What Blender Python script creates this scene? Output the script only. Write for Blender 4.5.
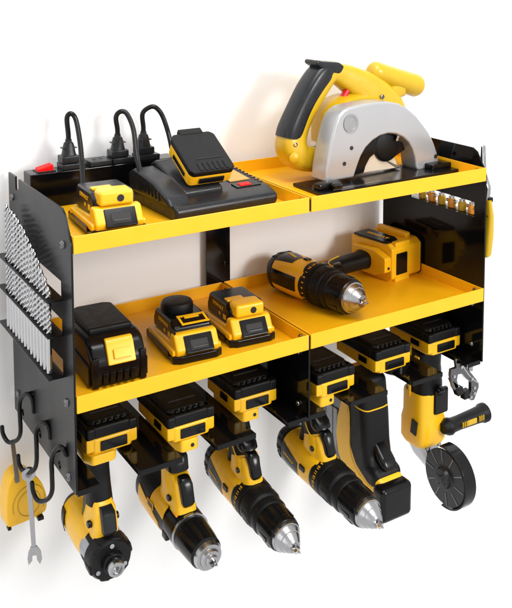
import bpy, bmesh, math, random
from mathutils import Vector, Matrix
random.seed(7)
S = bpy.context.scene
for o in list(bpy.data.objects): bpy.data.objects.remove(o)
PI = math.pi

# ------------------------------------------------------------------ camera
YAW, PIT, FPX, PPX, PPY = 0.5678, 0.0921, 889.478, 276.5, 50.8
CAM = Vector((-.3932, -1.4192, .3581))
cd = bpy.data.cameras.new('camera'); cam = bpy.data.objects.new('camera', cd); S.collection.objects.link(cam)
cam.location = CAM; cam.rotation_euler = (PI/2 - PIT, 0, -YAW)
cd.sensor_fit = 'HORIZONTAL'; cd.sensor_width = 36; cd.lens = FPX/512*36
cd.shift_x = -(PPX-256)/512; cd.shift_y = (PPY-304)/512
cd.clip_start = .05; cd.clip_end = 100
S.camera = cam
# ------------------------------------------------------------------ light
w = bpy.data.worlds.new("World"); S.world = w; w.use_nodes = True
bg = w.node_tree.nodes['Background']; bg.inputs[0].default_value = (1, 1, 1, 1); bg.inputs[1].default_value = .92
def area(name, loc, target, size, power, col=(1, 1, 1), sy=None):
    l = bpy.data.lights.new(name, 'AREA'); l.energy = power; l.color = col
    l.shape = 'RECTANGLE'; l.size = size; l.size_y = sy or size
    o = bpy.data.objects.new(name, l); S.collection.objects.link(o); o.location = loc
    o.rotation_euler = (Vector(target)-Vector(loc)).to_track_quat('-Z', 'Y').to_euler()
    return o
area('key_softbox', (1.5, -2.95, .80), (.4, -.1, -.25), .75, 58, (1, .985, .96))
area('top_fill', (.3, -1.2, 2.1), (.4, 0, .2), 1.2, 46, (1, 1, 1))  # added fill lamp: whitens the wall above the rack, lightens tray floors
area('side_softbox', (-2.6, -1.0, .5), (.1, -.1, -.2), 1.0, 7, (1, 1, 1), 2.0)
S.view_settings.view_transform = 'Standard'; S.view_settings.look = 'None'
S.view_settings.exposure = 0.0; S.view_settings.gamma = 1
S.render.engine = 'CYCLES'
S.cycles.max_bounces = 8

# ------------------------------------------------------------------ helpers
FW = Vector((math.sin(YAW)*math.cos(PIT), math.cos(YAW)*math.cos(PIT), -math.sin(PIT)))
RT = Vector((math.cos(YAW), -math.sin(YAW), 0)); UP = RT.cross(FW)
def at(u, v, P, n):
    """point of the plane (P, n) seen at photograph pixel (u, v): used to take measures off the photo"""
    d = FW + RT*((u-PPX)/FPX) - UP*((v-PPY)/FPX)
    P = Vector(P); n = Vector(n)
    return CAM + d*((P-CAM).dot(n)/d.dot(n))

def mat(name, col, rough=.4, metal=0, spec=.5, coat=0, nscale=0, namp=.05, bump=0, bscale=400, emis=None, es=0, trans=0):
    m = bpy.data.materials.new(name); m.use_nodes = True; nt = m.node_tree; b = nt.nodes['Principled BSDF']
    b.inputs['Base Color'].default_value = (*col, 1); b.inputs['Roughness'].default_value = rough
    b.inputs['Metallic'].default_value = metal; b.inputs['Specular IOR Level'].default_value = spec
    b.inputs['Coat Weight'].default_value = coat; b.inputs['Coat Roughness'].default_value = .12
    if trans: b.inputs['Transmission Weight'].default_value = trans
    if emis:
        b.inputs['Emission Color'].default_value = (*emis, 1); b.inputs['Emission Strength'].default_value = es
    tc = nt.nodes.new('ShaderNodeTexCoord')
    if nscale:
        n = nt.nodes.new('ShaderNodeTexNoise'); n.inputs['Scale'].default_value = nscale; n.inputs['Detail'].default_value = 6
        nt.links.new(tc.outputs['Object'], n.inputs['Vector'])
        mr = nt.nodes.new('ShaderNodeMapRange'); mr.inputs[1].default_value = .3; mr.inputs[2].default_value = .7
        mr.inputs[3].default_value = max(.02, rough-namp); mr.inputs[4].default_value = rough+namp
        nt.links.new(n.outputs['Fac'], mr.inputs[0]); nt.links.new(mr.outputs[0], b.inputs['Roughness'])
        mx = nt.nodes.new('ShaderNodeMix'); mx.data_type = 'RGBA'
        mx.inputs[6].default_value = (*[c*.93 for c in col], 1); mx.inputs[7].default_value = (*[min(1, c*1.05) for c in col], 1)
        nt.links.new(n.outputs['Fac'], mx.inputs[0]); nt.links.new(mx.outputs[2], b.inputs['Base Color'])
    if bump:
        n2 = nt.nodes.new('ShaderNodeTexNoise'); n2.inputs['Scale'].default_value = bscale; n2.inputs['Detail'].default_value = 3
        nt.links.new(tc.outputs['Object'], n2.inputs['Vector'])
        bp = nt.nodes.new('ShaderNodeBump'); bp.inputs['Strength'].default_value = bump; bp.inputs['Distance'].default_value = .0006
        nt.links.new(n2.outputs['Fac'], bp.inputs['Height']); nt.links.new(bp.outputs['Normal'], b.inputs['Normal'])
    return m
M = dict(
    wall=mat('white_wall', (.86, .86, .86), .7, spec=.2),
    tray=mat('yellow_powder_coat', (.86, .430, .004), .36, nscale=24, namp=.08, bump=.22, bscale=520),
    blk=mat('black_gloss_steel', (.0025, .0025, .003), .09, spec=.26, nscale=14, namp=.03),
    side=mat('black_satin_steel', (.006, .006, .0065), .26, spec=.17, nscale=12, namp=.05, bump=.10, bscale=900),
    edge=mat('worn_steel_edge', (.12, .12, .12), .35, metal=.6),
    yel=mat('yellow_plastic', (.86, .47, .007), .30, nscale=60, namp=.06, bump=.08, bscale=1400),
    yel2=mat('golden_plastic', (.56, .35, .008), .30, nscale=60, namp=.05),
    rub=mat('black_rubber', (.0045, .0045, .005), .38, spec=.20, nscale=80, namp=.07, bump=.35, bscale=2200),
    pla=mat('black_plastic', (.0045, .0045, .005), .18, spec=.27, nscale=60, namp=.06, bump=.08, bscale=1500),
    dgr=mat('charcoal_plastic', (.013, .014, .016), .28, spec=.30, nscale=60, namp=.06, bump=.15, bscale=1500),
    dark=mat('deep_black', (.004, .004, .004), .6),
    ste=mat('brushed_steel', (.42, .42, .43), .26, metal=1, nscale=90, namp=.08),
    chr=mat('chrome', (.55, .55, .56), .15, metal=1, nscale=50, namp=.04),
    gun=mat('gunmetal', (.17, .17, .18), .30, metal=1, nscale=80, namp=.07),
    alu=mat('silver_paint', (.44, .445, .46), .30, metal=.45, nscale=8, namp=.04),
    alus=mat('grey_cast_aluminium', (.30, .31, .32), .40, metal=.5, nscale=120, namp=.05),
    red=mat('red_trigger_plastic', (.55, .01, .01), .3),
    lens=mat('smoked_clear_band', (.30, .31, .33), .22, nscale=50),
    cream=mat('cream_plastic', (.62, .52, .40), .4),
    led=mat('lit_red_switch', (.35, .001, .001), .4, spec=.15, emis=(1, .004, .003), es=.75),
    led2=mat('lit_red_indicator', (.35, .001, .001), .4, spec=.15, emis=(1, .01, .006), es=.9),
    label=mat('ochre_label', (.50, .30, .06), .45, nscale=90),
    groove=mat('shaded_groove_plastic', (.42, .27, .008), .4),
    chrome_dark=mat('anodised_socket', (.10, .10, .11), .25, metal=.8),
    wood=mat('orange_handle', (.75, .30, .02), .35),
)

class G:
    def __init__(s): s.bm = bmesh.new()
    def _merge(s, t, bevel=0, seg=2, mtx=None, ang=25):
        bmesh.ops.recalc_face_normals(t, faces=t.faces)
        if bevel:
            es = [e for e in t.edges if len(e.link_faces) == 2 and e.calc_face_angle(0) > math.radians(ang)]
            bmesh.ops.bevel(t, geom=es, offset=bevel, segments=seg, profile=.5, affect='EDGES', clamp_overlap=True)
        if mtx is not None: bmesh.ops.transform(t, matrix=mtx, verts=t.verts)
        me = bpy.data.meshes.new('t'); t.to_mesh(me); t.free(); s.bm.from_mesh(me); bpy.data.meshes.remove(me)
        return s
    def box(s, c, d, b=0, rot=None, seg=2):
        t = bmesh.new(); bmesh.ops.create_cube(t, size=1)
        bmesh.ops.scale(t, vec=d, verts=t.verts)
        m = Matrix.Translation(c)
        if rot: m = m @ Matrix.Rotation(rot[2], 4, 'Z') @ Matrix.Rotation(rot[1], 4, 'Y') @ Matrix.Rotation(rot[0], 4, 'X')
        return s._merge(t, b, seg, m)
    def prism(s, pts, axis, a0, a1, b=0, seg=2, holes=(), mtx=None, ang=25, top=1, topc=None):
        """outline pts extruded along axis from a0 to a1; top scales the outline at a1"""
        t = bmesh.new()
        def P(p, a):
            if axis == 'x': return (a, p[0], p[1])
            if axis == 'y': return (p[0], a, p[1])
            return (p[0], p[1], a)
        if holes:
            es = []
            for ring in [pts]+list(holes):
                vs = [t.verts.new(P(p, a0)) for p in ring]
                es += [t.edges.new((vs[i], vs[(i+1) % len(vs)])) for i in range(len(vs))]
            bmesh.ops.triangle_fill(t, use_beauty=True, use_dissolve=False, edges=es)
            ge = bmesh.ops.extrude_face_region(t, geom=list(t.faces))
            d = Vector(P((0, 0), a1-a0))
            bmesh.ops.translate(t, vec=d, verts=[v for v in ge['geom'] if isinstance(v, bmesh.types.BMVert)])
        else:
            cx = sum(p[0] for p in pts)/len(pts); cy = sum(p[1] for p in pts)/len(pts)
            if topc: cx, cy = topc
            A = [t.verts.new(P(p, a0)) for p in pts]
            B = [t.verts.new(P((cx+(p[0]-cx)*top, cy+(p[1]-cy)*top), a1)) for p in pts]
            n = len(pts)
            t.faces.new(A); t.faces.new(B)
            for i in range(n): t.faces.new((A[i], A[(i+1) % n], B[(i+1) % n], B[i]))
        return s._merge(t, b, seg, mtx, ang)
    def lathe(s, prof, o=(0, 0, 0), d=(0, -1, 0), n=40, b=0, poly=0):
        t = bmesh.new(); o = Vector(o); d = Vector(d).normalized()
        a = d.orthogonal().normalized(); c = d.cross(a)
        rings = []
        for (q, r) in prof:
            if r <= 1e-6: rings.append([t.verts.new(o+d*q)])
            else:
                rings.append([t.verts.new(o+d*q+(a*math.cos(2*PI*i/n)+c*math.sin(2*PI*i/n))*r) for i in range(n)])
        for A, B in zip(rings, rings[1:]):
            for i in range(n):
                j = (i+1) % n
                if len(A) == 1 and len(B) == 1: continue
                if len(A) == 1: t.faces.new((A[0], B[i], B[j]))
                elif len(B) == 1: t.faces.new((A[i], B[0], A[j]))
                else: t.faces.new((A[i], B[i], B[j], A[j]))
        if len(rings[0]) > 1: t.faces.new(rings[0])
        if len(rings[-1]) > 1: t.faces.new(rings[-1])
        return s._merge(t, b)
    def cyl(s, p0, p1, r, n=24, b=0, r2=None):
        p0 = Vector(p0); p1 = Vector(p1); L = (p1-p0).length; r2 = r if r2 is None else r2
        if b: pr = [(0, r-b), (b*.3, r-b*.3), (b, r), (L-b, r2), (L-b*.3, r2-b*.3), (L, r2-b)]
        else: pr = [(0, r), (L, r2)]
        return s.lathe(pr, p0, p1-p0, n)
    def tube(s, pts, r, n=10, sm=6, closed=False):
        P = [Vector(p) for p in pts]
        if sm > 1:
            Q = []
            for i in range(len(P)-1):
                p0 = P[max(i-1, 0)]; p1 = P[i]; p2 = P[i+1]; p3 = P[min(i+2, len(P)-1)]
                for k in range(sm):
                    t = k/sm
                    Q.append(.5*((2*p1)+(p2-p0)*t+(2*p0-5*p1+4*p2-p3)*t*t+(3*p1-p0-3*p2+p3)*t**3))
            Q.append(P[-1]); P = Q
        t = bmesh.new(); prev = None; rings = []
        N = None
        for i, p in enumerate(P):
            T = (P[min(i+1, len(P)-1)]-P[max(i-1, 0)]).normalized()
            if N is None: N = T.orthogonal().normalized()
            N = (N-T*N.dot(T)).normalized(); B = T.cross(N)
            rr = r(i/(len(P)-1)) if callable(r) else r
            rings.append([t.verts.new(p+(N*math.cos(2*PI*k/n)+B*math.sin(2*PI*k/n))*rr) for k in range(n)])
        for A, B in zip(rings, rings[1:]):
            for k in range(n): t.faces.new((A[k], A[(k+1) % n], B[(k+1) % n], B[k]))
        t.faces.new(rings[0]); t.faces.new(rings[-1])
        return s._merge(t)
    def loft(s, secs, n=32, e=2.5, cap=True):
        """secs: (centre, u vector, v vector) : superellipse sections"""
        t = bmesh.new(); rings = []
        for sc in secs:
            c, u, v = Vector(sc[0]), Vector(sc[1]), Vector(sc[2]); ee = sc[3] if len(sc) > 3 else e
            ring = []
            for k in range(n):
                a = 2*PI*k/n; ca, sa = math.cos(a), math.sin(a)
                ring.append(t.verts.new(c+u*(math.copysign(abs(ca)**(2/ee), ca))+v*(math.copysign(abs(sa)**(2/ee), sa))))
            rings.append(ring)
        for A, B in zip(rings, rings[1:]):
            for k in range(n): t.faces.new((A[k], A[(k+1) % n], B[(k+1) % n], B[k]))
        if cap: t.faces.new(rings[0]); t.faces.new(rings[-1])
        return s._merge(t)
    def patch(s, R, f0, f1, a0, a1, nf=10, na=10, off=.0006, th=.0008, e=2.5, zc=0):
        """skin patch over a superellipse body along -Y; a0, a1 may be functions of f (0..1); angles in degrees, 0 = +X, 90 = +Z"""
        t = bmesh.new(); V = []
        for layer in (off-th-.0006, off):
            g = []
            for i in range(nf+1):
                q = i/nf; f = f0+(f1-f0)*q; rx, rz = R(f)
                A0 = a0(q) if callable(a0) else a0; A1 = a1(q) if callable(a1) else a1
                row = []
                for j in range(na+1):
                    a = math.radians(A0+(A1-A0)*j/na); ca, sa = math.cos(a), math.sin(a)
                    row.append(t.verts.new(((rx+layer)*math.copysign(abs(ca)**(2/e), ca), -f, zc+(rz+layer)*math.copysign(abs(sa)**(2/e), sa))))
                g.append(row)
            V.append(g)
        for i in range(nf):
            for j in range(na):
                for L in (0, 1): t.faces.new((V[L][i][j], V[L][i+1][j], V[L][i+1][j+1], V[L][i][j+1]))
        for i in range(nf):
            for j in (0, na): t.faces.new((V[0][i][j], V[0][i+1][j], V[1][i+1][j], V[1][i][j]))
        for j in range(na):
            for i in (0, nf): t.faces.new((V[0][i][j], V[0][i][j+1], V[1][i][j+1], V[1][i][j]))
        return s._merge(t)
    def text(s, body, size, mtx, depth=.0003, sx=1.0):
        cu = bpy.data.curves.new('t', 'FONT'); cu.body = body; cu.size = size; cu.extrude = depth; cu.align_x = 'CENTER'; cu.align_y = 'CENTER'
        cu.space_character = 1.05; cu.resolution_u = 3; cu.offset = size*.012
        o = bpy.data.objects.new('t', cu); S.collection.objects.link(o)
        dg = bpy.context.evaluated_depsgraph_get(); me = bpy.data.meshes.new_from_object(o.evaluated_get(dg))
        me.transform(mtx @ Matrix.Diagonal((sx, 1, 1, 1))); s.bm.from_mesh(me)
        bpy.data.objects.remove(o); bpy.data.curves.remove(cu); bpy.data.meshes.remove(me)
        return s
    def build(s, name, m, parent=None, wn=True, loc=None):
        me = bpy.data.meshes.new(name)
        for f in s.bm.faces: f.smooth = True
        for e in s.bm.edges:
            if len(e.link_faces) == 2 and e.calc_face_angle(0) > math.radians(38): e.smooth = False
        s.bm.to_mesh(me); s.bm.free(); me.materials.append(M[m])
        o = bpy.data.objects.new(name, me); S.collection.objects.link(o)
        if parent is not None: o.parent = parent
        if wn:
            md = o.modifiers.new('wn', 'WEIGHTED_NORMAL'); md.keep_sharp = True
        if loc: o.location = loc
        return o

def fr(o, xdir, ydir):
    """matrix with local x, y axes given (text frame) at o"""
    x = Vector(xdir).normalized(); z = x.cross(Vector(ydir)).normalized(); y = z.cross(x)
    m = Matrix((x, y, z)).transposed().to_4x4(); return Matrix.Translation(o) @ m
def thing(name, label, cat, loc=(0, 0, 0), rot=(0, 0, 0), group=None):
    o = bpy.data.objects.new(name, None); S.collection.objects.link(o); o.empty_display_size = .02
    o.location = loc; o.rotation_euler = rot; tag(o, label, cat, group); return o
def tag(o, label, cat, group=None):
    o['label'] = label; o['category'] = cat
    if group: o['group'] = group
    return o
def rrect(cx, cy, w, h, r, n=4):
    out = []
    for (sx, sy, a) in ((1, 1, 0), (-1, 1, 90), (-1, -1, 180), (1, -1, 270)):
        for i in range(n+1):
            t = math.radians(a+90*i/n); out.append((cx+sx*(w/2-r)+r*math.cos(t), cy+sy*(h/2-r)+r*math.sin(t)))
    return out

# ================================================================== SETTING
g = G(); g.box((.4, .512, -.5), (14, 1, 9)); wall = g.build('wall', 'wall', wn=False); wall['kind'] = 'structure'

# ================================================================== RACK
W, D = .78, .289
rack = thing('tool_rack', 'large black steel wall rack with four yellow trays and a slotted lower row', 'tool rack', (0, 0, 0))
def side_outline():
    return [(0, .032), (-.037, .032), (-.037, .012), (-.054, .012), (-.054, .031), (-.255, .031), (-.266, .025), (-.286, -.006), (-.289, -.014), (-.289, -.365), (0, -.365)]
slots = [[(-.05, -.074), (-.246, -.074), (-.246, -.099), (-.05, -.099)], [(-.05, -.129), (-.247, -.129), (-.247, -.150), (-.05, -.150)], [(-.05, -.187), (-.247, -.187), (-.247, -.210), (-.05, -.210)]]
def disc_hole(cy, cz, r, n=14): return [(cy+r*math.cos(2*PI*i/n), cz+r*math.sin(2*PI*i/n)) for i in range(n)]
hh = [disc_hole(-.045, -.352, .006), disc_hole(-.132, -.347, .0075), disc_hole(-.222, -.354, .006)]
g = G(); g.prism(side_outline(), 'x', 0, .003, holes=slots+hh)
for zz in (-.099, -.150, -.210): g.box((-.011, -.125, zz-.001), (.022, .25, .002), .0005)
sp = g.build('side_panel', 'side', rack, wn=False)
rslots = [[(-.085, -.070), (-.262, -.070), (-.262, -.098), (-.085, -.098)]]
g = G(); g.prism(side_outline(), 'x', W, W-.003, holes=rslots)
g.box((W+.0125, -.17, -.099), (.025, .20, .002), .0005)
g.build('side_panel', 'blk', rack, wn=False)
def tray(x0, x1, zt):
    g = G(); y0, y1 = -.291, -.004; t = .0022; h = .0245
    g.box(((x0+x1)/2, (y0+y1)/2, zt-h+.0015), (x1-x0-.0002, y1-y0-.0002, .003), .0006)
    g.box(((x0+x1)/2, y0+t/2, zt-h/2), (x1-x0, t, h), .0008)
    g.box(((x0+x1)/2, y1-t/2, zt-h/2), (x1-x0, t, h), .0008)
    for x in (x0+t/2, x1-t/2): g.box((x, (y0+y1)/2, zt-h/2-.0003), (t, y1-y0-2*t-.0002, h-.0008), .0008)
    o = g.build('tray', 'tray', rack)
    for x in (x0+t, x1-t):
        s = 1 if x < (x0+x1)/2 else -1
        for y in (y0+.02, y1-.02):
            g = G(); g.cyl((x, y, zt-.009), (x+s*.003, y, zt-.009), .0042, 12, .0008); g.build('screw', 'gun', o)
for (a, b) in ((.0035, .3880), (.3920, .7765)):
    tray(a, b, 0); tray(a, b, -.224)
# centre post and centre divider
g = G(); g.box((.382, -.0015, -.18), (.05, .003, .37), .0005)
for z in (-.06, -.19): g.cyl((.395, -.003, z), (.395, -.006, z), .004, 12, .001)
g.build('back_post', 'blk', rack)
g = G(); g.box((.39, -.147, -.307), (.003, .285, .114), .0005); g.build('centre_divider', 'blk', rack)
for (y, z) in ((-.262, -.262), (-.262, -.350)):
    g = G(); g.cyl((.3885, y, z), (.3845, y, z), .0045, 14, .0012); g.build('divider_screw', 'ste', rack)
for zz in (-.0135, -.2375):
    g = G(); g.box((.39, -.147, zz), (.0036, .285, .019), .0005); g.build('joint_strip', 'blk', rack)
# slotted hanger plates
PL = [(.0032, .037), (.096, .165), (.223, .292), (.352, .425), (.476, .556), (.612, .683), (.745, .7768)]
for (a, b) in PL:
    g = G()
    g.box(((a+b)/2, -.143, -.3635), (b-a, .282, .0025), .0006)
    g.box(((a+b)/2, -.2855, -.3660), (b-a, .0018, .0085), .0006)
    for x in (a, b):
        if .01 < x < .77: g.box((x, -.146, -.3665), (.0016, .276, .0065), .0005)
    g.build('hanger_plate', 'blk', rack)
# screws on outer left panel
def hexscrew(y, z, x=0., s=-1, r=.0062):
    g = G(); g.lathe([(0, r), (.001, r), (.003, r*.8), (.0042, r*.45), (.0042, r*.3), (.003, r*.28), (.003, 0)], (x, y, z), (s, 0, 0), 18)
    g.build('panel_screw', 'gun', rack)
for (y, z) in ((-.258, -.019), (-.019, -.005), (-.260, -.244), (-.262, -.351), (-.020, -.331)): hexscrew(y, z)
for (y, z) in ((-.262, -.340), (-.262, -.262)): hexscrew(y, z, W-.003, -1, .005)
# edge highlight: bare folded edge of side panel is real steel thickness

# ================================================================== POWER STRIP
ps = thing('power_strip', 'black power strip with glowing red switch mounted along the back of the top trays', 'power strip')
g = G(); g.box((.148, -.034, .002), (.256, .040, .066), .002)
g.build('housing', 'blk', ps)
g = G(); g.prism([(-.012, -.004), (.012, -.004), (.012, .007), (-.012, .0015)], 'y', -.010, .010, .001, mtx=Matrix.Translation((.048, -.034, .0385)))
g.build('power_switch', 'led', ps)
g = G(); g.box((.048, -.034, .0357), (.030, .026, .002), .0006); g.build('switch_frame', 'pla', ps)
for x in (.093, .138, .178, .225):
    g = G(); g.box((x, -.034, .0395), (.038, .034, .009), .0015)
    for dx in (-.006, .006): g.box((x+dx, -.034, .0443), (.0025, .009, .0008))
    g.build('outlet', 'dgr', ps)
    
def plug(px, path, label, r=.0042):
    t = thing('charging_cable', label, 'cable', (px, -.034, .0443), group='black cables plugged into the strip')
    g = G(); g.box((0, 0, .006), (.030, .026, .012), .002)
    g.loft([((0, 0, .010), (.012, 0, 0), (0, .010, 0), 3.5), ((0, 0, .017), (.0105, 0, 0), (0, .009, 0), 3), ((0, 0, .028), (.0085, 0, 0), (0, .0075, 0), 3), ((0, 0, .032), (.0075, 0, 0), (0, .007, 0), 2.5)], 20)
    g.box((0, 0, .024), (.024, .015, .0022), .0008)
    g.lathe([(0, .007), (.003, .0068), (.004, .0055), (.008, .0052)], (0, 0, .030), (0, 0, 1), 16)
    g.build('plug', 'dgr', t)
    g = G(); o = Vector((px, -.034, .0443)); g.tube([(0, 0, .034), (0, 0, .046)]+[Vector(p)-o for p in path], r, 12, 10)
    g.build('cable', 'pla', t)
YN = (0, 1, 0)
def yp(u, v, y): return at(u, v, (0, y, 0), YN)
plug(.089, [yp(67, 118, -.034), yp(71, 113.5, -.036), yp(76, 120, -.042), yp(80, 142, -.070), yp(82, 165, -.100), yp(83, 186, -.130)], 'cable plugged in beside the red switch, dropping behind the battery adapter')
plug(.174, [yp(116, 117, -.034), yp(120.5, 111.5, -.036), yp(127, 114, -.042), yp(133.5, 130, -.065), yp(137, 158, -.100), yp(143, 180, -.130), yp(152, 190, -.135)], 'cable from the middle plug dropping to the left end of the charger')
plug(.221, [yp(142.5, 114, -.034), yp(148, 108, -.036), yp(155, 107, -.040), yp(162, 115, -.045), yp(168, 132, -.055), yp(172, 150, -.075), yp(176, 175, -.09)], 'cable from the rightmost plug looping behind the battery on the charger')

# ================================================================== BATTERY ADAPTERS (standing on trays)
def adapter(loc, rz, label, top='cap'):
    t = thing('battery_adapter' if top == 'cap' else 'battery_light', label, 'battery', loc, (0, 0, rz))
    w, L = .040, .128       # half width, length; front at y=0, back at y=+L
    g = G()                 # lower black shoe
    g.prism([(-w, 0), (-w, L), (w, L), (w, 0), (w-.010, -.006), (-w+.010, -.006)], 'z', 0, .012, .003)
    for x in (-w+.006, w-.006): g.box((x, .004, .006), (.014, .010, .013), .003)
    g.build('base', 'pla', t)
    g = G()                 # yellow shell: sloping front
    prof = [(0.0, .009), (.118, .009), (.118, .021), (.030, .027), (.024, .042), (.010, .042), (-.004, .020)]
    g.prism([(y, z) for (y, z) in prof], 'x', -w+.004, w-.004, .004, 3)
    g.box((-w+.0035, .058, .0155), (.009, .112, .010), .003)
    g.box((w-.0035, .058, .0155), (.009, .112, .010), .003)
    g.build('shell', 'yel', t)
    for x in (-w-.0012, w+.0012):
        g = G(); g.box((x, .060, .0105), (.004, .085, .008), .0015); g.build('side_grip', 'pla', t)
    g = G()                 # latch on the sloping front
    n = Vector((0, -.022, .0140)).normalized()
    R = (math.radians(-32.5), 0, 0)
    g.box((.002, .0015, .0265), (.047, .006, .028), .0018, R)
    g.build('latch', 'pla', t)
    g = G()
    g.box((.002, -.0012, .0262), (.030, .004, .016), .0018, R)
    g.build('latch_recess', 'dark', t)
    g = G(); g.box((.002, -.0038, .0235), (.026, .005, .004), .0012, R); g.build('latch_bar', 'dgr', t)
    g = G()                 # dark upper block
    zt = .060 if top == 'cap' else .056
    g.prism([(.020, .022), (.112, .022), (.114, .036), (.104, zt-.002), (.034, zt), (.020, zt-.008)], 'x', -w+.008, w-.008, .0045, 3)
    up = g.build('upper_block', 'dgr' if label.startswith('yellow and grey') else 'pla', t)
    g = G()                 # side text
    g.text('DEWALT', .0082, fr((-w+.0078, .066, zt-.013), (0, -1, 0), (0, 0, 1)), sx=1.25)
    g.box((-w+.0078, .040, zt-.024), (.0006, .011, .008)); g.box((-w+.0078, .060, zt-.024), (.0006, .006, .005))
    g.build('side_marking', 'yel', t, wn=False)
    if top == 'cap':
        g = G()
        g.prism([(-.026, .006), (.024, .006), (.024, .040), (-.020, .044), (-.028, .030)], 'z', .043, .064, .0045, 3)
        g.box((-.012, .046, .0615), (.030, .014, .0035), .001)
        cp = g.build('cap', 'yel', t)
        g = G(); g.cyl((.004, .0063, .0535), (.004, .0050, .0535), .0052, 18); g.build('charging_port', 'dark', cp)
    else:
        g = G(); g.lathe([(0, .0255), (.004, .0262), (.012, .0262), (.0155, .024), (.017, .019), (.0175, 0)], (-.004, .078, .054), (0, 0, 1), 40)
        g.build('round_cap', 'rub', up)
        g = G(); R2 = None
        for c, d in (((.004, .042, .0565), (.046, .004, .0012)), ((.004, .018, .0535), (.046, .004, .0012)), ((-.017, .030, .0550), (.004, .026, .0012)), ((.025, .030, .0550), (.004, .026, .0012)), ((.004, .037, .0562), (.024, .007, .0012))):
            g.box(c, d, .0003, (math.radians(12), 0, 0))
        g.build('switch_border', 'yel', up)
        g = G(); g.box((-w+.0075, .020, .037), (.003, .016, .020), .001); g.build('side_vent', 'dgr', up)
    return t
FZ = -.0215
adapter((.0850, -.254, FZ), math.radians(-4), 'yellow and grey battery adapter standing at the left end of the top shelf')
adapter((.2185, -.234, FZ-.224), math.radians(-5), 'yellow and black battery with a raised round black cap, middle of the left middle tray', 'dome')
adapter((.3215, -.228, FZ-.224), math.radians(-5), 'yellow and black battery adapter with small port, rightmost in the left middle tray')

# big black battery
t = thing('battery_pack', 'big all-black battery pack with a yellow latch tab, leftmost on the middle shelf', 'battery', (.085, -.246, FZ-.224), (0, 0, math.radians(-3)))
g = G()
g.prism([(.004, 0), (.140, 0), (.140, .036), (.128, .058), (.098, .066), (.034, .068), (.018, .062), (.003, .042), (0, .030)], 'x', -.0425, .0425, .008, 4)
for x in (-.0435, .0435): g.box((x, .066, .018), (.004, .12, .028), .0015)
for x in (-.026, -.0155, -.005, .0055, .016): g.box((x+.004, -.0004, .0125), (.0072, .003, .018), .001)
for x in (-.036, .036): g.box((x, .002, .024), (.010, .007, .045), .002)
g.build('case', 'pla', t)
g = G(); g.prism([(-.034, .040), (-.034, .132), (-.022, .140), (.022, .140), (.034, .132), (.034, .040)], 'z', .062, .0745, .004, 3)
g.build('upper_slab', 'rub', t)
g = G(); R = (math.radians(-33), 0, 0)
g.prism([(-.005, .034), (.007, .059), (.013, .066), (.020, .066), (.014, .056), (.004, .030)], 'x', -.018, .024, .002)
lt = g.build('latch', 'yel', t)
g = G(); g.box((.004, -.0002, .0475), (.026, .003, .014), .0012, (math.radians(-26), 0, 0)); g.build('latch_grip', 'yel', lt)

# ================================================================== CHARGER with battery
t = thing('battery_charger', 'charcoal battery charger with lit red indicator, a battery tilted on its left half', 'charger', (.185, -.234, FZ), (0, 0, math.radians(2)))
g = G()
prof = [(-.006, 0), (.184, 0), (.186, .016), (.180, .028), (.110, .032), (.090, .030), (.06, .030), (.03, .034), (-.008, .028), (-.010, .014)]
g.prism([(0, 0), (.142, 0), (.150, .010), (.150, .034), (.12, .038), (.02, .028), (-.004, .020), (-.006, .008)], 'x', -.004, .182, .005, 3)
g.build('case', 'dgr', t)
g = G()
g.prism([(.004, .020), (.146, .020), (.150, .050), (.130, .060), (.060, .050), (.016, .034)], 'x', -.010, .030, .006, 3)
g.prism([(.030, .020), (.146, .020), (.146, .060), (.130, .068), (.030, .036)], 'x', .028, .100, .005, 3)
bh = g.build('battery_dock', 'dgr', t)
g = G()
for i in range(6): g.box((-.0106, .040+i*.012, .032+i*.001), (.002, .0045, .016), .0008, (math.radians(-18), 0, 0))
g.build('vent', 'pla', bh)
g = G(); g.prism([(.128, .056), (.166, .056), (.166, .125), (.128, .125)], 'z', .0, .0012, mtx=Matrix.Translation((0, 0, .0264)) @ Matrix.Rotation(math.radians(5.7), 4, 'X'))
g.build('label_plate', 'label', t)
g = G()
for i in range(9): g.box((.1765, .040+i*.011, .0295+i*.0011), (.008, .004, .003), .0008)
g.build('side_vent', 'pla', t)
g = G(); g.box((.142, .034, .0316), (.020, .012, .0022), .0006, (math.radians(6), 0, 0)); g.build('indicator', 'led2', t)
g = G(); g.box((.146, .035, .0304), (.046, .020, .002), .0006, (math.radians(6), 0, 0)); g.build('indicator_bezel', 'pla', t)
# battery tilted towards the viewer, belongs to itself (lifts off)
bt = thing('battery_pack', 'black and yellow battery pack sitting tilted on top of the charger', 'battery', (.262, -.197, .022), (math.radians(31), 0, 0))
g = G(); g.prism([(-.039, .004), (-.034, 0), (.034, 0), (.039, .004), (.039, .080), (.034, .086), (-.034, .086), (-.039, .080)], 'z', -.004, .015, .003, 2); g.build('lower_shell', 'yel', bt)
g = G(); g.prism([(-.040, .006), (-.034, -.002), (.034, -.002), (.040, .006), (.040, .084), (.033, .092), (-.033, .092), (-.040, .084)], 'z', .015, .026, .0035, 2)
g.box((0, .094, .022), (.042, .014, .010), .002)
for i in range(6): g.box((-.020+i*.009, .010, .0262), (.0055, .018, .0016), .0006)
ub = g.build('upper_shell', 'rub', bt)
g = G(); g.box((.004, .028, .0262), (.048, .0018, .0008)); g.build('groove', 'dark', ub)
g = G(); g.box((0, -.0012, .006), (.044, .004, .009), .001); g.build('latch', 'pla', bt)
g = G(); g.prism([(-.030, .006), (.030, .006), (.030, .080), (-.030, .080)], 'z', -.012, 0, .002); g.build('contact_rail', 'pla', bt)
for x in (-.0398, .0398):
    g = G(); g.box((x, .040, .006), (.002, .045, .006), .0006); g.build('side_grip', 'pla', bt)

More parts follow.
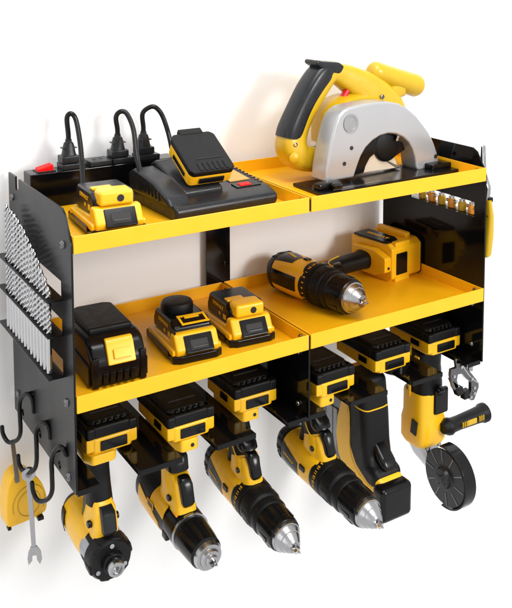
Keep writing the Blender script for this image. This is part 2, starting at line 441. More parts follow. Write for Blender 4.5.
# ================================================================== CIRCULAR SAW
cs = thing('circular_saw', 'yellow circular saw with silver blade guard standing on its black base plate', 'circular saw', (.600, -.185, FZ), (0, 0, math.radians(2.5)))
def cw(pts, dx=0, dz=0): return [(x+dx, z+dz) for x, z in pts]
DZ = .0215   # outline heights were measured from the tray rim
g = G()
g.prism([(-.150, -.045), (.184, -.045), (.184, .045), (-.146, .045)], 'z', .001, .0065, .0015, holes=())
g.box((-.118, -.018, .0115), (.050, .020, .012), .004); g.box((.15, .0, .011), (.05, .05, .010), .002)
bp_ = g.build('base_plate', 'pla', cs)
g = G(); g.box((-.055, -.034, .0069), (.13, .004, .001)); g.build('base_slot', 'ste', bp_)
g = G(); g.lathe([(0, .010), (.005, .010), (.008, .006), (.008, 0)], (-.112, -.036, .010), (0, 0, 1), 20); g.build('base_knob', 'pla', bp_)
outer = [(-.112, .012), (-.110, .035), (-.101, .078), (-.090, .112), (-.082, .126), (-.072, .134), (-.060, .138), (-.030, .141), (.006, .142), (.035, .140), (.058, .135), (.080, .124), (.101, .109), (.120, .090), (.137, .071), (.150, .050), (.158, .032), (.164, .012), (.158, .004), (.108, .004), (.103, .012)]
inner = [(.100, .030), (.094, .046), (.084, .060), (.070, .071), (.052, .079), (.033, .082), (.014, .080), (-.004, .073), (-.020, .062), (-.031, .048), (-.038, .034), (-.044, .020), (-.047, .012)]
g = G(); g.prism(outer+inner, 'y', -.004, .038, .004, 3)
gd = g.build('blade_guard', 'alu', cs)
g = G(); g.lathe([(0, .0165), (.0012, .0165), (.0012, .0125), (.0004, .0120), (.0004, 0)], (-.056, -.0045, .110), (0, -1, 0), 32); g.build('guard_port', 'alus', gd)
g = G()
for (x, z, r) in ((-.054, .066, .0036), (-.070, .040, .0036), (.153, .026, .004)): g.lathe([(0, r), (.0008, r), (.001, r*.5), (.0004, 0)], (x, -.0043, z), (0, -1, 0), 16)
g.build('guard_bolt', 'dark', gd)
g = G(); g.prism([(-.043, .010), (-.036, .034), (-.018, .060), (.014, .077), (.033, .079), (.052, .076), (.083, .057), (.092, .044), (.060, .030), (.056, .040), (.040, .046), (.020, .046), (.004, .038), (-.006, .024), (-.010, .012)], 'y', .012, .030, .003)
g.build('inner_guard', 'pla', cs)
g = G(); g.lathe([(0, .030), (.010, .030), (.014, .024), (.014, 0)], (.046, .024, .056), (0, -1, 0), 28); g.build('spindle_cover', 'rub', cs)
g = G(); g.prism([(-.012, .010)]+[(.030+.046*math.cos(a), .010+.036*math.sin(a)) for a in [PI*(1-i/12) for i in range(13)]]+[(.086, .010)], 'y', .018, .034, .002); g.build('blade_housing', 'cream', cs)
g = G(); g.cyl((.062, .006, .064), (.068, .002, .086), .0032, 12, .0008); g.build('depth_lever', 'ste', cs)
# body and handles, behind the guard
ho = [(-.099, .213), (-.060, .208), (-.020, .200), (.012, .192), (.044, .178), (.075, .152), (.105, .128), (.130, .100), (.130, .030), (-.060, .030), (-.075, .032), (-.104, .034), (-.161, .053), (-.172, .067), (-.172, .090), (-.168, .104), (-.150, .134), (-.134, .160), (-.121, .178), (-.106, .196)]
hi = [(-.012, .148), (-.020, .152), (-.034, .143), (-.052, .124), (-.070, .098), (-.086, .076), (-.096, .066), (-.092, .060), (-.070, .062), (-.040, .066), (-.022, .080), (-.010, .110)]
def ringprism(g, o, i, y0, y1, bev):
    g.prism(o, 'y', y0, y1, 0, holes=[i])
def saw_ring():
    """D-handle as a rounded tube swept along its own path (rubber on the rear limb)"""
    pass
mt = Matrix.Translation((0, .0, 0))
# rear limb: thick rounded sweep
def sweep(g, pts, widths, depth, yc, e=3.0, n=28):
    secs = []
    D_ = depth if isinstance(depth, (list, tuple)) else [depth]*len(pts)
    raw = [(pts[i][0]+(.012 if yc > .06 else 0), pts[i][1], widths[i], D_[i]) for i in range(len(pts))]; fine = []
    for i in range(len(raw)-1):
        a, b_, c_, d_ = raw[max(i-1, 0)], raw[i], raw[i+1], raw[min(i+2, len(raw)-1)]
        for k in range(5):
            u = k/5; fine.append(tuple(.5*(2*b_[j]+(c_[j]-a[j])*u+(2*a[j]-5*b_[j]+4*c_[j]-d_[j])*u*u+(3*b_[j]-a[j]-3*c_[j]+d_[j])*u**3) for j in range(4)))
    fine.append(raw[-1]); pts = [(q[0], q[1]) for q in fine]; widths = [q[2] for q in fine]; depth = [q[3] for q in fine]
    P = [Vector((p[0], yc, p[1])) for p in pts]
    for i, p in enumerate(P):
        T = (P[min(i+1, len(P)-1)]-P[max(i-1, 0)]).normalized(); N = Vector((T.z, 0, -T.x))
        wd = widths[i]; dp = depth[i] if isinstance(depth, (list, tuple)) else depth
        secs.append((p, N*wd, Vector((0, dp, 0)), e))
    g.loft(secs, n, e)
YB = .075
g = G()
sweep(g, [(-.040, .196), (-.070, .186), (-.095, .158), (-.117, .125), (-.134, .092), (-.140, .066), (-.128, .046), (-.095, .036), (-.060, .034)],
      [.016, .024, .0245, .0235, .024, .026, .024, .022, .020], [.018, .021, .022, .021, .022, .026, .028, .028, .026], YB)
sweep(g, [(-.060, .194), (-.030, .186), (.000, .172), (.032, .154), (.060, .128), (.080, .100), (.085, .070)],
      [.014, .021, .027, .032, .040, .044, .042], [.018, .020, .024, .028, .032, .034, .034], YB)
g.loft([((.012, .040, .084), (.070, 0, 0), (0, 0, .060), 2.6), ((.012, .060, .084), (.082, 0, 0), (0, 0, .067), 2.6), ((.012, .095, .084), (.080, 0, 0), (0, 0, .064), 2.6), ((.012, .120, .084), (.060, 0, 0), (0, 0, .050), 2.6)], 40)
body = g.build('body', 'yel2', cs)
g = G(); g.prism([(x+.014, z) for x, z in [(-.004, .150), (-.020, .146), (-.044, .116), (-.068, .082), (-.088, .056), (-.02, .050), (.03, .08), (.03, .14)]], 'y', .078, .096, .004); g.build('inner_panel', 'cream', body)
for (x, z) in ((-.136, .072), (-.112, .046), (.058, .142)):
    g = G(); g.lathe([(0, .0042), (.0018, .0042), (.0022, .0030), (.0008, .0022), (.0008, 0)], (x, .0515 if x < 0 else .042, z), (0, -1, 0), 16); g.build('body_screw', 'gun', body)
g = G(); g.lathe([(0, .009), (.004, .009), (.006, .006), (.006, 0)], (-.140, .050, .050), (-.3, -1, 0), 20); g.build('body_bolt', 'yel2', body)
g = G()
sweep(g, [(-.058, .1985), (-.074, .1905), (-.098, .1655), (-.121, .132), (-.140, .097), (-.1455, .080)], [.0115, .0205, .0205, .0195, .0205, .0205], [.0195, .0225, .0235, .0225, .0235, .0235], YB)
g.prism([(-.099, .218), (-.086, .215), (-.048, .211), (-.036, .203), (-.044, .190), (-.075, .188), (-.086, .201), (-.101, .210)], 'y', YB-.020, YB+.020, .004, mtx=Matrix.Translation((.015, 0, 0)))
g.build('rubber_grip', 'dgr', cs)
g = G(); sweep(g, [(-.022, .158), (-.030, .146), (-.042, .130)], [.004, .0055, .004], .007, YB-.012); g.build('trigger', 'red', cs)
g = G()
sweep(g, [(.058, .124), (.084, .138), (.104, .146), (.118, .150)], [.024, .019, .017, .018], [.024, .020, .018, .018], .0745)
g.loft([((.062, .020, .183), (.010, 0, 0), (0, 0, .010), 2), ((.064, .0215, .182), (.0, .018, .0), (0, 0, .018), 2)], 24) if False else None
c0, c1 = Vector((.054, .075, .190)), Vector((.184, .072, .147)); dd = (c1-c0).normalized()
g.lathe([(0, .006), (.003, .013), (.009, .0185), (.02, .0200), (.06, .0205), (.11, .0225), (.124, .0225), (.131, .019), (.135, .010), (.1365, 0)], c0, dd, 32)
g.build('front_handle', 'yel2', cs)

# ================================================================== POWER TOOLS
def batt_hang(root, z0, f0, f1, w=.041, dx=0., h=.050, sp=.50):
    """slide-on battery with its latch facing forward, lying on top of the foot"""
    L = f1-f0
    g = G()
    g.prism([(dx-w+.004, -f0), (dx+w-.004, -f0), (dx+w, -f0-.01), (dx+w-.002, -f1+.012), (dx+w-.010, -f1+.001), (dx-w+.010, -f1+.001), (dx-w+.002, -f1+.012), (dx-w, -f0-.01)], 'z', z0+h*sp, z0+h*(.88 if sp < .6 else .97), .0038, 3)
    g.prism([(dx-w+.005, -f0-.002), (dx+w-.005, -f0-.002), (dx+w-.005, -f1+.018), (dx+w-.014, -f1+.010), (dx-w+.014, -f1+.010), (dx-w+.005, -f1+.018)], 'z', z0+h*.84, z0+h, .0030, 3, top=.90)
    for x in ((dx-w+.008, dx+w-.008) if sp < .6 else ()):                       # raised corner pads
        g.box((x, -f1+.010, z0+h*.70), (.015, .022, h*.36), .0042, None, 3)
        g.box((x, -f0-L*.55, z0+h*.70), (.015, .03, h*.36), .003)
    for i in (range(5) if sp < .6 else ()): g.box((dx-.020+i*.010, -f1+.0145, z0+h*.93), (.0062, .016, .0030), .0010)
    bt = g.build('battery', 'rub', root)
    if sp > .6:
        g = G(); g.prism([(-f0-.012, z0-.002), (-f0-.012, z0+.040), (-f1+.030, z0+.040), (-f1+.012, z0+.030), (-f1+.012, z0+.004), (-f1+.022, z0-.002)], 'x', dx-w-.0012, dx-w+.003, .001); lp = g.build('label_plate', 'pla', bt)
        g = G(); g.text('DEWALT', .011, fr((dx-w-.0016, -f1+.055, z0+.019), (0, -1, 0), (0, 0, 1)), .0003, 1.2); g.build('plate_marking', 'yel', lp, wn=False)
        g = G(); g.box((dx-w-.001, -f0-L*.5, z0+h*.66), (.014, L*.72, .014), .004); g.build('raised_rail', 'yel', bt)
    g = G(); g.box((dx, -f1+.036, z0+h+.0002), (.046, .0035, .0012), .0003); g.build('top_groove', 'dgr', bt)
    g = G()
    g.prism([(dx-w+.006, -f0), (dx+w-.006, -f0), (dx+w-.003, -f1+.012), (dx+w-.012, -f1), (dx-w+.012, -f1), (dx-w+.003, -f1+.012)], 'z', z0+.002, z0+h*(sp+.04), .0035, 3)
    g.box((dx-w+.009, -f1+.012, z0+h*.34), (.017, .022, h*.42), .003); g.box((dx+w-.009, -f1+.012, z0+h*.34), (.017, .022, h*.42), .003)
    g.build('yellow_shell', 'yel', bt)
    g = G(); g.box((dx+.002, -f1-.0006, z0+h*.29), (.042, .004, h*.30), .0012); g.build('latch', 'pla', bt)
    for s in (-1, 1):
        g = G(); g.box((dx+s*(w-.0025), -f1+.040, z0+h*.34), (.003, .022, h*.20), .0006); g.build('side_grip', 'pla', bt)
    return bt

def grip(root, path, rub_from, piping=True, rx=.0175, rf=.0225):
    """handle swept from body (path[0]) up to foot; path in (f, z). yellow neck below, rubber above"""
    def secs(pts, sx, sf):
        P = [Vector((0, -p[0], p[1])) for p in pts]; out = []
        for i, p in enumerate(P):
            T = (P[min(i+1, len(P)-1)]-P[max(i-1, 0)]).normalized(); N = Vector((0, T.z, -T.y))
            k = pts[i][2] if len(pts[i]) > 2 else 1
            out.append((p, Vector((rx*sx*min(k, 1.15), 0, 0)), N*(rf*sf*k), 2.6))
        return out
    n = len(path); k = rub_from
    g = G(); g.loft(secs(path, 1, 1), 28); hn = g.build('handle', 'yel', root)
    g = G(); g.loft(secs(path[k:], 1.05, 1.05), 28); g.build('rubber_grip', 'rub', hn)
    return hn

def torque_digits(g, f, r, n=22, size=.0085, a0=0):
    for i in range(n):
        a = 2*PI*i/n+a0
        rad = Vector((math.cos(a), 0, math.sin(a))); tang = Vector((-math.sin(a), 0, math.cos(a)))
        g.text(str(i % 15+1), size, fr(rad*(r+.0002)+Vector((0, -f, 0)), -tang, Vector((0, 1, 0))), .0002)

def drill(loc, rot, label, group, foot_z=.135, bat=(.0, .125), bath=.050, hf=(.085, .062), batdx=0., root_name='cordless_drill', rs=.86, pitch=6., sy=.97, sp=.50):
    t = thing(root_name, label, 'drill', loc, rot, group)
    def R(f):
        k = [(-.004, .024), (.004, .031), (.016, .0355), (.04, .0375), (.08, .0378), (.11, .0365), (.13, .036)]
        for (a, ra), (b, rb) in zip(k, k[1:]):
            if f <= b: r = ra+(rb-ra)*(f-a)/(b-a); return (r*.96, r*1.02)
        return (.036*.96, .036*1.02)
    g = G(); g.loft([((0, -f, 0), (R(f)[0], 0, 0), (0, 0, R(f)[1])) for f in (.010, .016, .028, .04, .06, .08, .095, .11, .122)], 48)
    body = g.build('body', 'yel', t)
    g = G(); g.loft([((0, -f, 0), (R(f)[0]*s, 0, 0), (0, 0, R(f)[1]*s)) for f, s in ((-.004, .7), (-.003, 1.), (.002, 1.03), (.010, 1.035), (.024, 1.03), (.026, 1.0))], 48)
    for s in (-1, 1):
        g.patch(R, .024, .052, 180-s*90-40, 180-s*90+40) if False else None
    cap = g.build('rear_cap', 'rub', t)
    g = G()
    for sgn in (0, 180):
        for a in (-48, -24, 0, 24):
            for f in (.006, .016): g.patch(R, f, f+.006, sgn+a, sgn+a+9, 2, 3, off=.0018)
    g.build('vent', 'dark', cap)
    # black side panels with marking (left side = 180 deg), top plate
    g = G()
    for c, sg in ((180, 1), (0, -1)):
        g.patch(R, .022, .078, (lambda q, c=c, sg=sg: c-sg*(30-26*q)), (lambda q, c=c, sg=sg: c+sg*(44-12*q)), 10, 12)
    g.patch(R, .024, .105, lambda q: 252, lambda q: 288, 8, 8)
    sd = g.build('side_panel', 'pla', body)
    for sg in (-1, 1):
        g = G(); g.text('DEWALT', .0065, fr((sg*(R(.05)[0]*1.0+.0010), -.050, -.002), (0, -1 if sg < 0 else 1, -.18), (0, 0, 1)), .0004, 1.2)
        g.build('side_marking', 'yel', sd, wn=False)
    for sg in (-1, 1):
        g = G(); g.box((sg*.0372, -.092, .004), (.003, .016, .011), .0015); g.build('speed_switch', 'pla', body)
    # torque collar
    g = G(); g.lathe([(.112, .034), (.114, .0375), (.118, .0385), (.139, .0385), (.142, .037)], n=56); tc = g.build('torque_collar', 'rub', t)
    g = G(); torque_digits(g, .1285, .0385, 24, .0078); g.build('torque_numbers', 'yel', tc, wn=False)
    g = G(); g.lathe([(.140, .034), (.142, .0365), (.148, .0375), (.166, .0375), (.170, .0355), (.172, .033), (.176, .033), (.177, .0355), (.186, .0360), (.190, .0345), (.192, .031)], n=56)
    for i in range(12):
        a = 2*PI*i/12; g.box((.0365*math.cos(a), -.157, .0365*math.sin(a)), (.0035, .016, .0055), .001, (0, -a, 0))
    gr = g.build('gear_ring', 'rub', t)
    g = G(); g.lathe([(.190, .030), (.192, .0335), (.196, .034), (.226, .0325), (.232, .031), (.234, .028)], n=56)
    for i in range(10):
        a = 2*PI*i/10+.2; g.box((.0332*math.cos(a), -.212, .0332*math.sin(a)), (.0018, .020, .008), .0006, (0, -a, 0))
    ch = g.build('chuck_sleeve', 'pla', t)
    g = G(); g.lathe([(.230, .027), (.231, .0285), (.238, .0280), (.2385, .0260), (.240, .0258), (.2475, .0215), (.248, .0200), (.2495, .0196), (.2570, .0150), (.2575, .0138), (.262, .0110), (.262, .0065), (.258, .005), (.258, 0)], n=56)
    ck = g.build('chuck', 'ste', t)
    g = G()
    for i in range(3):
        a = 2*PI*i/3+.3; g.prism([(-.0035, 0), (.0035, 0), (.0020, .014), (-.0020, .014)], 'z', .0008, .0066, .0006, mtx=Matrix.Translation((0, -.2585, 0)) @ Matrix.Rotation(a, 4, 'Y') @ Matrix.Rotation(PI, 4, 'Z'))
    g.build('chuck_jaw', 'chr', ck)
    for ob in (body, cap, tc, gr, ch, ck):
        ob.scale = (rs, sy, rs); ob.rotation_euler = (math.radians(pitch), 0, 0)
    # handle
    f0, f1 = hf
    zt = foot_z-.012
    path = [(f0+.004, .004, 1.65), (f0+.004, .020, 1.5), (f0+.003, .034, 1.22), (f0-.001, .049, 1.02), (f0-.006, .064, .92), (f0-.010, .086, .90), (f0-(f0-f1)*.7, zt*.9, .95), (f1, zt+.006, 1.1)]
    hn = grip(t, path, 3, rx=.0165, rf=.0205)
    g = G()
    g.loft([((0, -f0-.020, .006), (.019, 0, 0), (0, .026, 0), 2.8), ((0, -f0-.022, .024), (.0165, 0, 0), (0, .024, 0), 2.8), ((0, -f0-.018, .042), (.0150, 0, 0), (0, .017, 0), 2.8), ((0, -f0-.012, .052), (.0140, 0, 0), (0, .012, 0), 2.8)], 28)
    g.build('trigger_shroud', 'yel', hn)
    g = G()
    g.loft([((0, -f0-.010, .058), (.0135, 0, 0), (0, .012, 0), 2.4), ((0, -f0-.013, .066), (.0165, 0, 0), (0, .017, 0), 2.4), ((0, -f0-.010, .074), (.0165, 0, 0), (0, .015, 0), 2.4), ((0, -f0-.002, .084), (.0145, 0, 0), (0, .010, 0), 2.4)], 28)
    g.build('finger_rest', 'pla', hn)
    for sg in (-1, 1):
        g = G(); g.tube([(sg*.0172, -f0-.020, .050), (sg*.0178, -f0-.006, .053), (sg*.0176, -f0+.006, .066), (sg*.0172, -f0+.012, .084), (sg*.0172, -f0+.016, .100)], .0010, 8, 6)
        g.build('piping', 'yel', hn)
    g = G()
    g.loft([((0, -(f0-.030), .022), (.0125, 0, 0), (0, .008, 0), 2.6), ((0, -(f0-.024), .040), (.0135, 0, 0), (0, .008, 0), 2.6), ((0, -(f0-.022), .060), (.0135, 0, 0), (0, .007, 0), 2.6)], 20)
    g.build('back_strap', 'rub', hn)
    g = G()
    g.loft([((0, -f0-.040, .024), (.0080, 0, 0), (0, .006, 0), 3), ((0, -f0-.040, .030), (.0100, 0, 0), (0, .010, 0), 3), ((0, -f0-.036, .044), (.0095, 0, 0), (0, .009, 0), 3), ((0, -f0-.030, .056), (.0105, 0, 0), (0, .011, 0), 3), ((0, -f0-.026, .062), (.008, 0, 0), (0, .008, 0), 3)], 24)
    g.build('trigger', 'pla', t)
    for sg in (-1, 1):
        g = G(); g.cyl((sg*.010, -f0-.014, .030), (sg*.0205, -f0-.014, .030), .0048, 16, .0012); g.build('direction_button', 'pla', t)
    g = G()                                                # foot
    g.prism([(-.024, -f1+.030), (.024, -f1+.030), (.026, -f1-.030), (.014, -f1-.060), (-.014, -f1-.060), (-.026, -f1-.030)], 'z', foot_z-.016, foot_z+.003, .004)
    ft = g.build('foot', 'yel', t)
    g = G(); g.cyl((.006, -f1-.0598, foot_z-.006), (.006, -f1-.0612, foot_z-.006), .0028, 12); g.build('work_light', 'dark', ft)
    batt_hang(t, foot_z, bat[0], bat[1], dx=batdx, h=bath, sp=sp)
    return t

ZT = -.495
drill((.320, -.106, -.491), (0, 0, math.radians(-.8)), 'cordless hammer drill hanging third from the left, directly left of the centre divider', 'tools hanging from the slotted plates', batdx=.009, bat=(.015, .122), foot_z=.131, hf=(.094, .062))
drill((.450, -.135, -.484), (0, 0, math.radians(.9)), 'cordless hammer drill hanging just right of the centre divider', 'tools hanging from the slotted plates', batdx=.016, bat=(.015, .122), foot_z=.124, hf=(.086, .060))
drill((.497, -.030, FZ-.224+.0365), (0, PI/2, math.radians(7)), 'cordless hammer drill lying on its side on the right middle tray', None, foot_z=.176, bat=(.015, .128), bath=.098, hf=(.078, .066), rs=.97, pitch=0, sy=.86, sp=.84)

# tool 2: compact drill with silver ring
def compact_drill():
    t = thing('cordless_drill', 'compact black and yellow drill with thin silver nose ring, hanging second from the left', 'drill', (.194, -.098, ZT-.001), (0, 0, 0), 'tools hanging from the slotted plates')
    K = [(0, .026), (.010, .034), (.03, .0365), (.07, .0370), (.10, .036), (.13, .035), (.16, .034)]
    def R(f):
        for (a, ra), (b, rb) in zip(K, K[1:]):
            if f <= b: r = ra+(rb-ra)*(max(f, a)-a)/(b-a); return (r, r*1.03)
        return (.034, .035)
    g = G(); g.loft([((0, -f, 0), (R(f)[0], 0, 0), (0, 0, R(f)[1])) for f in (0, .003, .010, .02, .03, .05, .07, .10, .118)], 48); body = g.build('body', 'rub', t)
    g = G()
    for c, sg in ((180, 1), (0, -1)): g.patch(R, .026, .100, (lambda q, c=c, sg=sg: c-sg*(22-30*q)), (lambda q, c=c, sg=sg: c+sg*60), 10, 12, off=.0012)
    for c, sg in ((180, 1), (0, -1)): g.patch(R, .070, .116, (lambda q, c=c, sg=sg: c-sg*(74-20*q)), (lambda q, c=c, sg=sg: c-sg*(20-10*q)), 8, 10, off=.0012)
    g.build('side_shell', 'yel', body)
    for sg in (-1, 1):
        g = G(); g.box((sg*.0362, -.074, .010), (.003, .024, .012), .0015); ck = g.build('belt_clip_mount', 'pla', body)
        g = G(); g.tube([(sg*.0378, -.064, .004), (sg*.0378, -.064, .016), (sg*.0378, -.084, .016), (sg*.0378, -.084, .004), (sg*.0378, -.064, .004)], .0011, 6, 1)
        g.build('mount_outline', 'yel', ck)
    g = G(); g.lathe([(.114, .033), (.117, .0375), (.122, .0385), (.146, .038), (.150, .036), (.152, .033)], n=48)
    g.box((-.030, -.122, -.020), (.016, .016, .016), .003); g.build('gear_case', 'pla', t)
    g = G(); g.lathe([(.150, .034), (.151, .0385), (.1545, .0385), (.1555, .034)], n=48); g.build('nose_ring', 'ste', t)
    g = G(); g.lathe([(.154, .032), (.156, .0352), (.160, .036), (.190, .0335), (.205, .0315), (.208, .028)], n=48)
    g.build('chuck_sleeve', 'pla', t)
    g = G(); g.box((-.0225, -.135, .0315), (.004, .014, .004), .001, (0, math.radians(-40), 0)); g.build('mode_mark', 'wood', t)
    g = G(); g.lathe([(.206, .0275), (.209, .0280), (.216, .0255), (.2165, .0200), (.222, .0180), (.2225, .0125), (.227, .0110), (.227, .006), (.224, .005), (.224, 0)], n=40)
    c = g.build('chuck', 'ste', t)
    g = G()
    for i in range(3):
        a = 2*PI*i/3; g.prism([(-.0022, 0), (.0022, 0), (.0015, .011), (-.0015, .011)], 'z', .0014, .0062, .0006, mtx=Matrix.Translation((0, -.223, 0)) @ Matrix.Rotation(a, 4, 'Y') @ Matrix.Rotation(PI, 4, 'Z'))
    g.build('chuck_jaw', 'chr', c)
    f0, f1 = .103, .075
    for ob in t.children:
        k = .80 if ob.name.split('.')[0] in ('chuck_sleeve', 'nose_ring', 'chuck', 'gear_case', 'mode_mark') else .84
        ob.scale = (k, 1.0, k); ob.rotation_euler = (math.radians(5), 0, 0)
    hn = grip(t, [(f0-.004, .004, 1.65), (f0-.002, .022, 1.5), (f0, .040, 1.28), (f0-.004, .054, 1.12), (f0-.012, .070, .95), (f0-.018, .092, .92), (f1, .128, 1.1)], 4, rx=.0172, rf=.0208)
    g = G()
    g.loft([((0, -f0-.022, .006), (.020, 0, 0), (0, .026, 0), 2.8), ((0, -f0-.022, .028), (.0170, 0, 0), (0, .023, 0), 2.8), ((0, -f0-.016, .056), (.0160, 0, 0), (0, .017, 0), 2.8), ((0, -f0-.006, .066), (.0150, 0, 0), (0, .010, 0), 2.8)], 28)
    g.build('trigger_shroud', 'yel', hn)
    g = G(); g.loft([((0, -f0+.006, .066), (.0150, 0, 0), (0, .018, 0), 3), ((0, -f0-.002, .070), (.0175, 0, 0), (0, .020, 0), 3), ((0, -f0-.000, .088), (.0175, 0, 0), (0, .018, 0), 3), ((0, -f0+.008, .100), (.0155, 0, 0), (0, .014, 0), 3)], 28); g.build('finger_rest', 'pla', hn)
    g = G(); g.loft([((0, -f0-.040, .026), (.0085, 0, 0), (0, .007, 0), 3.5), ((0, -f0-.041, .032), (.0105, 0, 0), (0, .010, 0), 3.5), ((0, -f0-.034, .058), (.0105, 0, 0), (0, .010, 0), 3.5), ((0, -f0-.028, .066), (.009, 0, 0), (0, .007, 0), 3)], 24)
    g.build('trigger', 'pla', t)
    for sg in (-1, 1):
        g = G(); g.cyl((sg*.010, -f0-.014, .030), (sg*.0215, -f0-.014, .030), .0052, 16, .0012); g.build('direction_button', 'pla', t)
    g = G(); g.prism([(-.026, -f1+.030), (.026, -f1+.030), (.028, -f1-.040), (.014, -f1-.080), (-.014, -f1-.080), (-.028, -f1-.040)], 'z', .118, .138, .004); ft = g.build('foot', 'yel', t)
    g = G(); g.cyl((.004, -f1-.0798, .128), (.004, -f1-.0812, .128), .003, 12); g.build('work_light', 'dark', ft)
    batt_hang(t, .135, .030, .153, dx=.004)
compact_drill()

# tool 1: impact driver
def impact():
    t = thing('impact_driver', 'stubby yellow impact driver with black bumper nose, hanging leftmost under the shelf', 'impact driver', (.066, -.108, ZT-.002), (0, 0, 0), 'tools hanging from the slotted plates')
    K = [(0, .028), (.008, .035), (.03, .0385), (.07, .0385), (.10, .037)]
    def R(f):
        for (a, ra), (b, rb) in zip(K, K[1:]):
            if f <= b: r = ra+(rb-ra)*(max(f, a)-a)/(b-a); return (r, r*1.04)
        return (.037, .0385)
    g = G(); g.loft([((0, -f, 0), (R(f)[0], 0, 0), (0, 0, R(f)[1])) for f in (.004, .010, .02, .04, .07, .10, .108)], 48); body = g.build('body', 'yel', t)
    g = G(); g.loft([((0, -f, 0), (R(f)[0]*s, 0, 0), (0, 0, R(f)[1]*s)) for f, s in ((-.004, .8), (-.002, 1.), (.004, 1.03), (.012, 1.02), (.014, .98))], 48)
    for c in (180, 0): g.patch(R, .012, .030, c-24, c+24, 4, 6, off=.0025)
    g.build('rear_cap', 'rub', t)
    g = G(); g.lathe([(.100, .036), (.102, .0395), (.125, .0385), (.130, .037), (.132, .034)], n=44); g.build('gear_case', 'lens', t)
    g = G()
    n = 6; pr = []
    g.lathe([(.126, .036), (.128, .0415), (.146, .0400), (.152, .036), (.152, .020)], n=36)
    for i in range(6):
        a = 2*PI*i/6+.26; g.box((.0372*math.cos(a), -.138, .0372*math.sin(a)), (.009, .024, .020), .004, (0, -a, 0))
        g.box((.037*math.cos(a), -.118, .037*math.sin(a)), (.006, .022, .010), .002, (0, -a, 0))
    bm_ = g.build('bumper', 'rub', t)
    g = G()
    for i in range(3):
        a = 2*PI*i/3+PI/2; g.cyl((.029*math.cos(a), -.1515, .029*math.sin(a)), (.029*math.cos(a), -.1535, .029*math.sin(a)), .0042, 14, .0008)
    g.build('work_light', 'lens', bm_)
    g = G(); g.lathe([(.150, .021), (.160, .019), (.161, .017), (.166, .017)], n=32); g.build('collet_sleeve', 'pla', t)
    g = G(); g.lathe([(.160, .015), (.172, .0150), (.175, .0135), (.175, .0095), (.172, .009), (.172, .0048), (.168, .0045), (.168, 0)], n=32); g.build('collet', 'ste', t)
    f0 = .098
    for ob in t.children:
        ob.scale = (.83, .93, .83); ob.rotation_euler = (math.radians(5), 0, 0)
    grip(t, [(f0-.010, .006, 1.7), (f0-.006, .024, 1.55), (f0-.002, .040, 1.25), (f0-.004, .056, 1.02), (f0-.008, .082, .95), (f0-.014, .104, .98), (f0-.022, .140, 1.1)], 3, rx=.0180, rf=.0200)
    g = G(); g.loft([((0, -(f0-.034), .020), (.0165, 0, 0), (0, .010, 0), 2.6), ((0, -(f0-.020), .045), (.0190, 0, 0), (0, .012, 0), 2.6), ((0, -(f0-.012), .070), (.0195, 0, 0), (0, .016, 0), 2.6), ((0, -(f0-.012), .085), (.0185, 0, 0), (0, .014, 0), 2.6)], 24); g.build('back_strap', 'dgr', t)
    g = G(); g.loft([((0, -f0-.010, .006), (.022, 0, 0), (0, .018, 0), 2.8), ((0, -f0-.016, .034), (.0185, 0, 0), (0, .018, 0), 2.8), ((0, -f0-.014, .056), (.0170, 0, 0), (0, .014, 0), 2.8), ((0, -f0-.008, .066), (.0140, 0, 0), (0, .008, 0), 2.8)], 28); g.build('trigger_shroud', 'yel', t)
    g = G(); g.loft([((0, -f0-.032, .026), (.0095, 0, 0), (0, .008, 0), 3.5), ((0, -f0-.034, .032), (.0110, 0, 0), (0, .010, 0), 3.5), ((0, -f0-.028, .056), (.0110, 0, 0), (0, .010, 0), 3.5), ((0, -f0-.022, .062), (.0095, 0, 0), (0, .007, 0), 3)], 24)
    g.build('trigger', 'dgr', t)
    for sg in (-1, 1):
        g = G(); g.cyl((sg*.010, -f0-.010, .034), (sg*.0245, -f0-.010, .034), .0055, 16, .0014); g.build('direction_button', 'pla', t)
    g = G(); g.prism([(-.024, -.05), (.024, -.05), (.026, -.100), (.018, -.118), (-.018, -.118), (-.026, -.100)], 'z', .126, .142, .004); g.build('foot', 'yel', t)
    batt_hang(t, .137, .0, .112, dx=.016)
impact()

